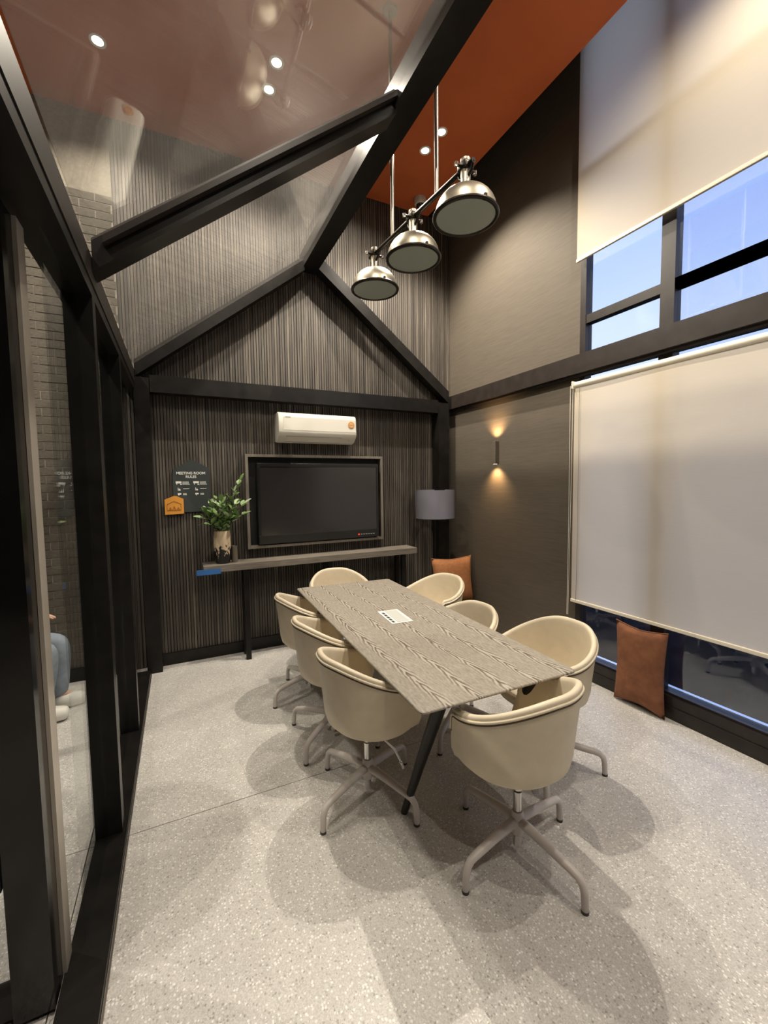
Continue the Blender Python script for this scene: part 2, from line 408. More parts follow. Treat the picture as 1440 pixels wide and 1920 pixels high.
# lit lower glazing bead along each rafter
for (y0, y1) in ((2.13, 2.168),):
    fpart('glazing_bead', lambda b: prism(b, [(-.24, 2.61), (1.15, 2.61+1.39*sl), (1.15, 2.64+1.39*sl), (-.24, 2.64)], 'y', y0, y1), M['brown_steel'])
def roof_pane(y0, y1):
    def fn(b):
        x0, x1 = -.29, 1.20; z0 = 2.60; z1 = z0+(x1-x0)*sl
        prism(b, [(x0, z0), (x1, z1), (x1-.004, z1+.008), (x0-.004, z0+.008)], 'y', y0, y1)
    return fn
for (y0, y1) in ((2.292, 4.033), (.422, 2.128), (-1.378, .298)):
    fpart('roof_pane', roof_pane(y0, y1), M['roofglass'])

# ---------------- left glazed partition
part_l = struct('wall_partition')
def lp(nm, mat, *a, bev=0):
    bb = NB(); box(bb, *a, bev); return obj(nm, bb, mat, part_l)
lp('sill', st, -.395, -.276, -3.0, 4.03, 0, .035)
lp('sill_strip', M['rod'], -.273, -.268, -3.0, 4.03, 0, .008)
lp('head_rail', st, -.42, -.292, -3.0, 4.03, 2.40, 2.449)
for y in (2.16, 3.05):
    lp('mullion', st, -.395, -.292, y, y+.07, .035, 2.40)
for (y0, y1) in ((2.232, 3.048), (3.122, 4.02), (1.665, 2.158)):
    lp('pane', M['glass'], -.352, -.346, y0, y1, .036, 2.398)
# sliding door leaf on the outer track
door = struct('door_1')
def dp(nm, mat, *a, parent=None):
    bb = NB(); box(bb, *a); return obj(nm, bb, mat, parent or door)
dp('stile', M['gloss_black'], -.500, -.400, 1.505, 1.60, .02, 2.38)
dp('edge_strip', M['strip'], -.399, -.388, 1.592, 1.66, .03, 2.38)  # door edge; its beige tone is put in for the reflected bright floor
dp('bottom_rail', st, -1.50, -.501, 1.53, 1.58, .02, .10); dp('top_rail', st, -1.50, -.501, 1.53, 1.58, 2.28, 2.38)
dp('pane', M['glass'], -1.50, -.501, 1.552, 1.558, .10, 2.28)
dp('lower_panel', M['black'], -1.50, -.515, 1.535, 1.575, .42, 1.39)
dp('panel_edge', M['chrome'], -1.50, -.515, 1.530, 1.534, 1.388, 1.396)

# ================================================================== lamps
def downlight(x, y, label, group, power=DOWN_POWER, cone=146, seen=True, first=[None]):
    if first[0] is None:
        t = thing('downlight', label, 'downlight', (x, y, CZ), 0, group)
        bb = NB(); lathe(bb, [(.034,-.004),(.050,-.006),(.052,0),(.034,0)], 28, (0,0,0), False)
        obj('ring', bb, M['ring'], t, 40, world=False)
        bb = NB(); lathe(bb, [(0,-.003),(.034,-.003)], 24, (0,0,0), False); obj('bulb', bb, M['glow'], t, world=False)
        first[0] = t
    else:
        t = copy_tree(first[0]); t.location = (x, y, CZ); t['label'] = label; t['group'] = group
    ld = bpy.data.lights.new('downlight_lamp', 'SPOT'); ld.energy = power; ld.color = WARM
    ld.spot_size = math.radians(cone); ld.spot_blend = .55; ld.shadow_soft_size = .018
    lo = bpy.data.objects.new('downlight_lamp', ld); COL.objects.link(lo); lo.location = (x, y, CZ-.02)
    return t
G = 'ceiling downlights in the orange ceiling'
downlight(.745, 3.17, 'larger bright ceiling downlight seen through the upper roof glass, above its twin', G, 215)
downlight(.735, 3.40, 'smaller ceiling downlight just below its twin, seen through the upper roof glass', G, 70)
downlight(2.13, 3.17, 'ceiling downlight right of the pendant rod, the brighter of the pair', G, 215, 122)
downlight(2.11, 3.40, 'dimmer ceiling downlight of the pair, between the two pendant rods', G, 70, 122)
downlight(-.363, 3.53, 'lone ceiling downlight seen through the roof glass at the far upper left', G, 90)
downlight(1.52, 3.53, 'ceiling downlight peeping past the ridge beam in the lower roof pane', G, 50)
GB = 'ceiling downlights overhead near the camera'
for (x_, y_, p_, l_) in ((.62, .95, 125, 'ceiling downlight overhead, above the near left corner of the table'), (2.12, .95, 90, 'ceiling downlight overhead, above the floor by the low window'),
        (2.10, -.9, 90, 'ceiling downlight behind the camera, on the window side'), (.72, -.9, 90, 'ceiling downlight behind the camera, on the ridge side'),
        (-1.6, 2.6, 110, 'ceiling downlight over the corridor, near the brick pier'), (-1.6, .6, 110, 'ceiling downlight over the corridor, beside the sliding door')):
    downlight(x_, y_, l_, GB, p_, 168 if x_ > 2 else 150)

# wall sconce
sc = thing('wall_sconce', 'small black up-and-down wall sconce glowing on the taupe right wall', 'wall lamp', (2.92, 3.36, 1.9))
b = NB(); box(b, 2.872, 2.919, 3.335, 3.385, 1.785, 2.015, .004); obj('body', b, M['taupe'], sc)
b = NB(); lathe(b, [(0,0),(.020,0)], 20, (2.893, 3.36, 1.783), False); obj('lens', b, emit_mat('sconce_glow', (1,.85,.6), 6), sc)
for z, s_ in ((2.04, 1), (1.76, -1)):
    ld = bpy.data.lights.new('sconce_lamp', 'SPOT'); ld.energy = 13.0; ld.color = (1, .60, .27); ld.spot_size = math.radians(112); ld.spot_blend = 1.0; ld.shadow_soft_size = .015
    lo = bpy.data.objects.new('sconce_lamp', ld); COL.objects.link(lo); lo.location = (2.835, 3.36, z)
    lo.rotation_euler = (PI if s_ > 0 else 0, math.radians(-22)*s_*-1 if s_ > 0 else math.radians(-22)*-1*-1, 0)
    d = Vector((.50, 0, 1.0*s_)); lo.rotation_euler = d.to_track_quat('-Z', 'Y').to_euler()

# dome security camera
sec = thing('dome_camera', 'white dome security camera on the orange ceiling beside the slatted wall', 'camera', (2.40, 3.97, CZ))
b = NB(); lathe(b, [(0,0),(.062,0),(.064,-.05),(.056,-.062),(.04,-.066),(0,-.066)], 28, (2.40,3.97,CZ-.001)); obj('housing', b, M['acwhite'], sec, 40)
b = NB(); lathe(b, [(.044,0),(.042,-.02),(.03,-.038),(.014,-.046),(0,-.048)], 24, (2.40,3.97,CZ-.064), False); obj('lens_dome', b, M['screen'], sec, 60)

# pendant: three domes on one bar
pen = thing('pendant_light', 'triple industrial pendant lamp of brushed metal domes hanging over the table', 'pendant light', (1.343, 2.294, 3.0))
A_, C_ = Vector((1.380, 1.837, 0)), Vector((1.297, 2.765, 0)); Bc = (A_+C_)/2
dv = (C_-A_).normalized()
bars = NB(); tube(bars, [A_ - dv*.06 + Vector((0,0,3.20)), C_ + dv*.06 + Vector((0,0,3.20))], .014, 10); obj('bar', bars, M['dark_iron'], pen, 40)
for off in (-.24, .24):
    p = Bc + dv*(off/.24*.23)
    bb = NB(); tube(bb, [(p.x, p.y, 3.205), (p.x, p.y, CZ-.001)], .0125, 10); obj('rod', bb, M['rod'], pen, 40)
    bb = NB(); lathe(bb, [(.0, -.02), (.045, -.02), (.045, 0), (0, 0)], 20, (p.x, p.y, CZ-.0005)); obj('ceiling_rose', bb, M['rod'], pen, 40)
bb = NB()
for i_ in range(3): pass
bb.free()
for i_, c in enumerate((A_, Bc, C_)):
    zb = 2.95; R0 = .158
    bb = NB(); prof = [(.018,.292),(.026,.288),(.028,.27),(.024,.262),(.026,.215),(.024,.16),(.030,.140)]
    for k in range(1, 10):
        a = k/9*PI/2; prof.append((.030+(R0-.030)*math.sin(a)**.95, .012+.128*math.cos(a)))
    lathe(bb, prof, 40, (c.x, c.y, zb), False); dome = obj('dome_shade', bb, M['dome'], pen, 50)
    bb = NB(); lathe(bb, [(.018,.292),(.0,.298)], 16, (c.x, c.y, zb), False); obj('cap', bb, M['dark_iron'], dome, 50)
    bb = NB()
    n = 40
    tube(bb, [(c.x+R0*math.cos(2*PI*k/n), c.y+R0*math.sin(2*PI*k/n), zb+.010) for k in range(n+1)], .011, 8, False); obj('rim_band', bb, M['dark_iron'], dome, 60)
    bb = NB(); lathe(bb, [(0,.0),(.08,.001),(.150,.006),(.150,.010),(0,.010)], 40, (c.x, c.y, zb)); obj('lens', bb, M['lens'], dome, 40)
    # side yoke and finger screws
    sd = Vector((dv.y, -dv.x, 0))
    bb = NB()
    q = c + Vector((0,0,zb))
    tube(bb, [q - dv*.055 + Vector((0,0,.25)), q - dv*.045 + Vector((0,0,.215)), q + Vector((0,0,.185))], .008, 8)
    tube(bb, [q + dv*.055 + Vector((0,0,.25)), q + dv*.045 + Vector((0,0,.215)), q + Vector((0,0,.185))], .008, 8)
    box(bb, q.x-.03, q.x+.03, q.y-.035, q.y+.035, q.z+.232, q.z+.268, .008)
    tube(bb, [q - sd*.055 + Vector((0,0,.245)), q + sd*.055 + Vector((0,0,.245))], .008, 8)
    obj('yoke', bb, M['dark_iron'], dome, 60)
    for s_ in (-1, 1):
        bb = NB(); lathe(bb, [(0,-.012),(.011,-.008),(.011,.008),(0,.012)], 12, tuple(q + sd*.062*s_ + Vector((0,0,.245)))); obj('thumb_screw', bb, M['chrome'], dome, 40)
    for a in (.5, 2.6, 4.7):
        bb = NB(); box(bb, c.x+R0*math.cos(a)-.007, c.x+R0*math.cos(a)+.007, c.y+R0*math.sin(a)-.007, c.y+R0*math.sin(a)+.007, zb, zb+.032, .002); obj('clip', bb, M['dark_iron'], dome)

# ================================================================== blinds
def roller_blind(name, label, y0, y1, z0, z1, X=2.865, tube_z=None, chain=True, group='ivory roller blinds'):
    t = thing(name, label, 'blind', (X, y1, z0), 0, group)
    b = NB(); n = 24
    g = [[b.verts.new((X + .002*math.sin(i*.9)+(0 if j else 0), y0+(y1-y0)*i/n, z)) for i in range(n+1)] for j, z in enumerate((z0+.012, z1))]
    for i in range(n): b.faces.new((g[0][i], g[0][i+1], g[1][i+1], g[1][i]))
    obj('fabric', b, M['blind'], t, 180)
    b = NB(); box(b, X-.010, X+.010, y0, y1, z0-.008, z0+.016, .004); obj('bottom_bar', b, M['blindbar'], t)
    if tube_z:
        b = NB(); tube(b, [(X+.005, y0, tube_z), (X+.005, y1, tube_z)], .023, 18); obj('roller', b, M['blindbar'], t, 40)
        b = NB(); box(b, X-.025, X+.035, y1, y1+.012, tube_z-.03, tube_z+.03, .006); obj('bracket', b, M['blindbar'], t)
        b = NB()
        for d in (-.012, .014): tube(b, [(X-.005, y1+.022+d, tube_z), (X-.004, y1+.024+d*.6, 1.3), (X-.005, y1+.030+d*.4, .50)], .0022, 6)
        obj('pull_chain', b, M['blindbar'], t, 60)
        b = NB(); tube(b, [(X-.006, y1-.05, tube_z-.03), (X-.006, y1-.055, 1.2), (X-.006, y1-.05, z0)], .0014, 6); obj('guide_cord', b, M['stitch'], t, 60)
    else:
        b = NB(); tube(b, [(X+.004, y0, z1+.02), (X+.004, y1, z1+.02)], .023, 18); obj('roller', b, M['blindbar'], t, 40)
    return t
roller_blind('roller_blind', 'ivory roller blind over the lower window, drawn nearly to the sill', -1.30, 2.395, .625, 2.352, tube_z=2.362)
roller_blind('roller_blind', 'ivory roller blind over the high window, drawn halfway from the ceiling', -1.30, 2.395, 3.305, 5.09)

# ================================================================== back wall fittings
# air conditioner
ac = thing('air_conditioner', 'white wall-mounted air conditioner above the television', 'air conditioner', (1.27, 4.16, 1.98))
ac_y = 4.0
k_ = (ac_y)/YB
ax0, ax1 = .862, 1.640; az0, az1 = 2.005, 2.285
prof = [(4.188, az0+.015), (4.188, az1), (4.04, az1), (4.005, az1-.012), (3.992, az1-.05), (3.985, az0+.10), (3.990, az0+.075), (4.01, az0+.055), (4.06, az0+.012), (4.10, az0)]
b = NB(); prism(b, prof, 'x', ax0, ax1); 
bmesh.ops.bevel(b, geom=[e for e in b.edges if abs(e.verts[0].co.x-e.verts[1].co.x) < 1e-5], offset=.004, segments=1, affect='EDGES')
obj('body', b, M['acwhite'], ac, 35)
b = NB(); prism(b, [(3.984, az0+.112), (3.990, az1-.045), (3.995, az1-.045), (3.994, az0+.112)], 'x', ax0+.045, ax1-.006); obj('front_panel', b, M['acwhite'], ac)
b = NB(); prism(b, [(4.004, az0+.052), (4.052, az0+.012), (4.058, az0+.018), (4.010, az0+.060)], 'x', ax0+.075, ax1-.16); obj('louver', b, M['acwhite'], ac)
b = NB(); prism(b, [(4.002, az0+.054), (4.0, az0+.058), (4.010, az0+.061), (4.012, az0+.057)], 'x', ax0+.072, ax1-.157)
prism(b, [(4.052, az0+.009), (4.056, az0+.006), (4.062, az0+.012), (4.058, az0+.016)], 'x', ax0+.072, ax1-.157); obj('vent_gap', b, M['acgrey'], ac)
b = NB(); prism(b, [(4.024, az0+.033), (4.030, az0+.028), (4.034, az0+.034), (4.028, az0+.039)], 'x', ax1-.07, ax1-.045); obj('sensor', b, M['acgrey'], ac)
b = NB()
for k in range(1): lathe(b, [(0,0),(.034,0)], 28, (0,0,0), False)
bmesh.ops.rotate(b, verts=b.verts, matrix=Matrix.Rotation(PI/2, 3, 'X')); bmesh.ops.translate(b, verts=b.verts, vec=(ax1-.055, 3.9825, az1-.095))
stk = obj('sticker', b, M['signorange'], ac)
b = NB()
for (u0, u1, w) in ((-.018,.012,.016), (-.022,.020,.004), (-.020,.018,-.010), (-.012,.014,-.020)):
    box(b, ax1-.055+u0, ax1-.055+u1, 3.9805, 3.982, az1-.095+w-.003, az1-.095+w+.003)
obj('sticker_print', b, base_mat('sticker_cream', (.75,.55,.35), .6), stk)
def text(body, size, x, y, z, mat, parent, name='lettering', align='CENTER', ext=.0008, rot=(PI/2,0,0), bold=0):
    cu = bpy.data.curves.new(name, 'FONT'); cu.body = body; cu.size = size; cu.align_x = align; cu.align_y = 'CENTER'; cu.extrude = ext; cu.offset = bold
    cu.materials.append(mat); tmp = bpy.data.objects.new(name, cu); me = bpy.data.meshes.new_from_object(tmp); bpy.data.objects.remove(tmp); o = bpy.data.objects.new(name, me); COL.objects.link(o)
    off = Vector((0,0,0)); r = parent
    while r is not None: off += r.location; r = r.parent
    o.location = Vector((x, y, z)) - off; o.rotation_euler = rot; o.parent = parent
    return o
b = NB()
for k in range(6): box(b, ax0+.065+k*.0085, ax0+.071+k*.0085, 3.9865, 3.9885, az1-.047, az1-.040)
obj('small_lettering', b, M['acgrey'], ac)

# television in its framed niche
K = 4.12/YB
tvn = thing('tv_niche', 'grey oak frame with black backing set around the television', 'frame', (1.27, 4.18, .98))
fx0, fx1, fz0, fz1 = .566, 1.985, 1.000, 1.893; t_ = .026; fy = 4.10
for nm, a in (('frame_side', (fx0, fx0+t_, fy, 4.187, fz0, fz1)), ('frame_side', (fx1-t_, fx1, fy, 4.187, fz0, fz1)),
              ('frame_rail', (fx0+t_, fx1-t_, fy, 4.187, fz1-t_, fz1)), ('frame_rail', (fx0+t_, fx1-t_, fy, 4.187, fz0, fz0+t_))):
    b = NB(); box(b, *a); obj(nm, b, M['tvframe'], tvn)
b = NB(); box(b, fx0+t_, fx1-t_, 4.165, 4.187, fz0+t_, fz1-t_); obj('backing', b, M['black'], tvn)
tv = thing('television', 'large black flat television on the slatted wall, switched off', 'television', (1.31, 4.15, 1.04))
tx0, tx1, tz0, tz1 = .665, 1.925, 1.035, 1.810; ty = 4.085
b = NB(); box(b, tx0, tx1, ty+.004, 4.16, tz0, tz1, .006); tvb = obj('housing', b, M['bezel'], tv)
b = NB(); box(b, tx0+.028, tx1-.028, ty, ty+.005, tz0+.085, tz1-.035); obj('screen', b, M['screen'], tv)
b = NB()
for a in ((tx0+.004, tx1-.004, tz1-.034, tz1-.004), (tx0+.004, tx0+.027, tz0+.085, tz1-.035), (tx1-.027, tx1-.004, tz0+.085, tz1-.035), (tx0+.004, tx1-.004, tz0+.004, tz0+.084)):
    box(b, a[0], a[1], ty-.004, ty+.006, a[2], a[3], .0015)
obj('bezel', b, M['bezel'], tv)
b = NB(); box(b, tx1-.245, tx1-.228, ty-.0055, ty-.004, tz0+.030, tz0+.045); obj('indicator', b, M['red'], tv)
b = NB()
for k in range(6): box(b, tx1-.215+k*.028, tx1-.197+k*.028, ty-.0055, ty-.004, tz0+.034, tz0+.041)
obj('marking', b, M['acgrey'], tv)

# console shelf
con = thing('console_table', 'long narrow grey oak console table under the television', 'table', (1.25, 4.0, 0))
cy0, cy1 = 3.92, 4.155; cz = .905
b = NB(); box(b, .165, 2.30, cy0, cy1, cz-.062, cz, .003); obj('tabletop', b, M['console'], con)
for (x0, x1) in ((.50, .545), (2.13, 2.175), (1.30, 1.345)):
    for yy in (3.95, 4.10):
        b = NB(); box(b, x0, x1, yy, yy+.035, 0, cz-.062); obj('leg', b, M['black_steel'], con)
b = NB(); box(b, .545, 2.13, 4.10, 4.13, .10, .135); obj('stretcher', b, M['black_steel'], con)
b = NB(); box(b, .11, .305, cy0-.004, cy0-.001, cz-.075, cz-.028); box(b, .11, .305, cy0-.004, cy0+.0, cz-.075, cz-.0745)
tp = obj('blue_reflection', b, M['blue']); tag(tp, 'blue patch put in for a glass reflection at the left front edge of the console', 'reflection')  # thin blue box added to imitate a reflection in the front glass

# vase with branches
vs = thing('vase', 'cream ceramic vase with black speckled glaze on the console', 'vase', (.335, 4.03, cz))
b = NB(); vp = [(0,0),(.055,0),(.060,.006),(.068,.05),(.074,.12),(.075,.18),(.073,.24),(.070,.285),(.069,.293),(.062,.293),(.064,.24),(.066,.12),(0,.06)]
lathe(b, vp, 40, (.335,4.03,cz)); obj('pot', b, M['vase'], vs, 50)
pl = thing('branch_bouquet', 'leafy green branches standing in the speckled vase', 'plant', (.335, 4.03, cz+.28))
lb = NB()
pts = [(0,0,0),(.014,.022,.003),(.020,.048,.002),(.012,.076,-.003),(0,.092,-.010),(-.012,.076,-.003),(-.020,.048,.002),(-.014,.022,.003)]
vv = [lb.verts.new(p) for p in pts]; mid = [lb.verts.new((0,y,-.005)) for y in (.024,.05,.076)]
lb.faces.new((vv[0],vv[1],mid[0])); lb.faces.new((vv[1],vv[2],mid[1],mid[0])); lb.faces.new((vv[2],vv[3],mid[2],mid[1])); lb.faces.new((vv[3],vv[4],mid[2]))
lb.faces.new((vv[0],mid[0],vv[7])); lb.faces.new((vv[7],mid[0],mid[1],vv[6])); lb.faces.new((vv[6],mid[1],mid[2],vv[5])); lb.faces.new((vv[5],mid[2],vv[4]))
leafA = finish('leaf', lb, M['leaf'], 180); leafB = leafA.copy(); leafB.materials.clear(); leafB.materials.append(M['leaf_pale'])
rng = random.Random(11)
ends = [(-.19,.0,.20),(-.15,-.06,.12),(-.16,.05,.28),(-.09,-.02,.36),(-.04,.03,.44),(.0,-.06,.38),(.05,.02,.40),(.12,.0,.50),(.17,-.02,.63),(.13,-.07,.36),(.20,.0,.34),(.12,.05,.24),(-.05,-.08,.22),(.08,-.09,.22),(.19,-.04,.22)]
for (ex, ey, ez) in ends:
    p0 = Vector((.335+rng.uniform(-.03,.03), 4.03+rng.uniform(-.02,.02), cz+.10)); p3 = Vector((.335+ex*.95, 4.03+ey*.8-.02, cz+.28+ez*.72))
    p1 = Vector((p0.x, p0.y, cz+.33)); ctrl = [p0, p1, (p1+p3)/2 + Vector((rng.uniform(-.015,.015), 0, .02)), p3]
    def bz(t): a = [ctrl[i].lerp(ctrl[i+1], t) for i in range(3)]; c2 = [a[i].lerp(a[i+1], t) for i in range(2)]; return c2[0].lerp(c2[1], t)
    b = NB(); tube(b, [bz(t/6) for t in range(7)], [.0035-.0004*t for t in range(7)], 6); obj('stem', b, M['bark'], pl, 60)
    n = 13
    for k in range(n):
        t = .30 + .70*k/(n-1); p = bz(t); d = (bz(min(1, t+.02)) - bz(t-.02)).normalized()
        az = k*2.4 + rng.uniform(-.5,.5); side = Vector((math.cos(az), math.sin(az)*.8, rng.uniform(-.15,.5)))
        dr = (side + d*.8).normalized() if k < n-1 else d
        o = bpy.data.objects.new('leaf', leafB if rng.random() < .22 else leafA); COL.objects.link(o); o.parent = pl
        o.location = p - pl.location; q = dr.to_track_quat('Y', 'Z'); o.rotation_mode = 'QUATERNION'
        from mathutils import Quaternion
        o.rotation_quaternion = q @ Quaternion((0,1,0), rng.uniform(-.7,.7)); s_ = rng.uniform(.55,.98); o.scale = (s_*1.3, s_, s_)
# steel cup
b = NB(); lathe(b, [(0,0),(.026,0),(.027,.01),(.027,.14),(.031,.15),(.028,.15),(.024,.14),(.024,.01),(0,.008)], 24, (.435, 4.02, cz))
c_ = obj('metal_cup', b, M['cup'], None, 40, loc=(.435,4.02,cz)); tag(c_, 'slim grey metal cup beside the speckled vase', 'cup')

# meeting room rules sign
sg = thing('wall_sign', 'dark slate house-shaped sign of meeting room rules on the slatted wall', 'sign', (.105, 4.18, 1.35))
sy = 4.168
b = NB(); prism(b, [(-.045,1.37),(.262,1.37),(.250,1.765),(.112,1.842),(-.043,1.742)], 'y', sy, 4.187); obj('board', b, M['sign'], sg)
text('MEETING ROOM', .032, .105, sy-.001, 1.716, M['white'], sg, 'title_lettering', bold=.0006)
text('RULES', .032, .105, sy-.001, 1.684, M['white'], sg, 'title_lettering', bold=.0006)
for r_, z in enumerate((1.628, 1.575, 1.530)):
    for c2 in range(2):
        x0 = -.008 + c2*.142
        b = NB()
        if r_ == 0:
            box(b, x0-.012, x0+.034, sy-.002, sy, z-.002, z+.016); box(b, x0-.006, x0-.001, sy-.002, sy, z-.014, z-.002); box(b, x0+.022, x0+.036, sy-.002, sy, z-.016, z-.006)
        elif r_ == 1:
            box(b, x0+.002, x0+.007, sy-.002, sy, z-.013, z+.013); box(b, x0+.010, x0+.024, sy-.002, sy, z-.013, z-.002); box(b, x0+.013, x0+.018, sy-.002, sy, z-.002, z+.006)
        else:
            box(b, x0+.000, x0+.028, sy-.002, sy, z-.004, z+.009); box(b, x0+.006, x0+.012, sy-.002, sy, z-.012, z-.004)
        obj('icon', b, M['white'], sg)
        lines = ((.042,.088,.010),(.042,.094,.000),(.042,.102,-.010)) if r_ == 0 else ((.044,.096,.003),) if r_ == 1 else ((.044,.074,.004),(.044,.068,-.005))
        b = NB()
        for (u0, u1, w) in lines:
            u = u0
            while u < u1:
                box(b, x0+u, x0+u+.0055, sy-.0016, sy, z+w-.003, z+w+.003); u += .0075
        obj('small_print', b, M['white'], sg)
so = thing('wall_plaque', 'small orange house-shaped plaque overlapping the slate sign', 'sign', (-.03, 4.16, 1.34))
b = NB(); prism(b, [(-.115,1.352),(.036,1.358),(.036,1.488),(-.018,1.514),(-.040,1.516),(-.115,1.485)], 'y', 4.150, 4.166); obj('board', b, M['signorange'], so)
b = NB()
def line(b, pts, w=.0022, y=4.1485):
    for p, q in zip(pts, pts[1:]): beam(b, (p[0], y, p[1]), (q[0], y, q[1]), w, w, (0,1,0))
line(b, [(-.095,1.390),(-.095,1.445),(-.040,1.470),(.015,1.445),(.015,1.390),(-.095,1.390)])
for cx in (-.070, -.040, -.008):
    h_ = .034 if cx == -.040 else .024
    line(b, [(cx-.013,1.392),(cx,1.392+h_),(cx+.013,1.392)]); line(b, [(cx,1.392),(cx,1.392+h_*.7)])
obj('cabin_logo', b, M['signline'], so)

# ================================================================== table
tb = thing('meeting_table', 'long meeting table with grey-brown chevron-grained oak top and black splayed legs', 'table', (1.215, 2.355, 0), math.radians(0.0))
TC = [(.782,1.312), (1.599,1.297), (1.678,3.379), (.850,3.435)]   # near-left, near-right, far-right, far-left
def rounded(poly, r, seg=5):
    out = []; n = len(poly)
    for i in range(n):
        p = Vector(poly[i]); a = (Vector(poly[i-1])-p).normalized(); c = (Vector(poly[(i+1)%n])-p).normalized()
        for k in range(seg+1):
            t = k/seg; out.append(p + a*r*(1-t)**2 + c*r*t**2)
    return out
top = rounded(TC, .03)
cen = Vector((1.227, 2.356))
b = NB()
def ring(f, z): return [b.verts.new((cen.x+(p.x-cen.x)*(1-f/.42) if False else cen.x + (p.x-cen.x)*(1-f/.41), cen.y + (p.y-cen.y)*(1-f/1.05), z)) for p in top]
R_ = [ring(.003, .74), ring(0, .737), ring(0, .731), ring(.035, .712)]
for r0, r1 in zip(R_, R_[1:]):
    for k in range(len(top)): b.faces.new((r0[k], r0[(k+1)%len(top)], r1[(k+1)%len(top)], r1[k]))
b.faces.new(R_[0]); b.faces.new(list(reversed(R_[-1])))
obj('tabletop', b, M['table'], tb)
for (x0, y0, x1, y1) in ((.95,1.42,.925,1.72), (1.46,1.42,1.48,1.72), (.99,3.26,.965,2.98), (1.52,3.24,1.54,2.96)):
    b = NB(); tube(b, [(x0, y0, .712), ((x0+x1)/2, (y0+y1)/2, .36), (x1, y1, 0)], [.030, .024, .017], 14); obj('leg', b, M['black_steel'], tb, 50)
b = NB(); box(b, .93, 1.52, 1.40, 1.45, .690, .712); box(b, .97, 1.54, 3.22, 3.27, .690, .712); box(b, 1.2, 1.26, 1.45, 3.22, .690, .712); obj('under_frame', b, M['black_steel'], tb)
# power box in the top
pb = NB(); q4 = [(1.143,2.255),(1.285,2.243),(1.311,2.510),(1.167,2.520)]
prism(pb, q4, 'z', .7405, .7435); pbo = obj('power_box', pb, M['white'], tb)
pb = NB(); prism(pb, [(1.188,2.268),(1.268,2.262),(1.292,2.492),(1.212,2.500)], 'z', .7436, .7455); obj('lid', pb, M['acgrey'].copy() if False else base_mat('grey_lid', (.55,.57,.53), .4), pbo)
pb = NB()
for k in range(5):
    y_ = 2.285+k*.044; x_ = 1.166+k*.0045; box(pb, x_-.008, x_+.008, y_-.015, y_+.015, .7436, .7450)
obj('socket', pb, M['rubber'], pbo)

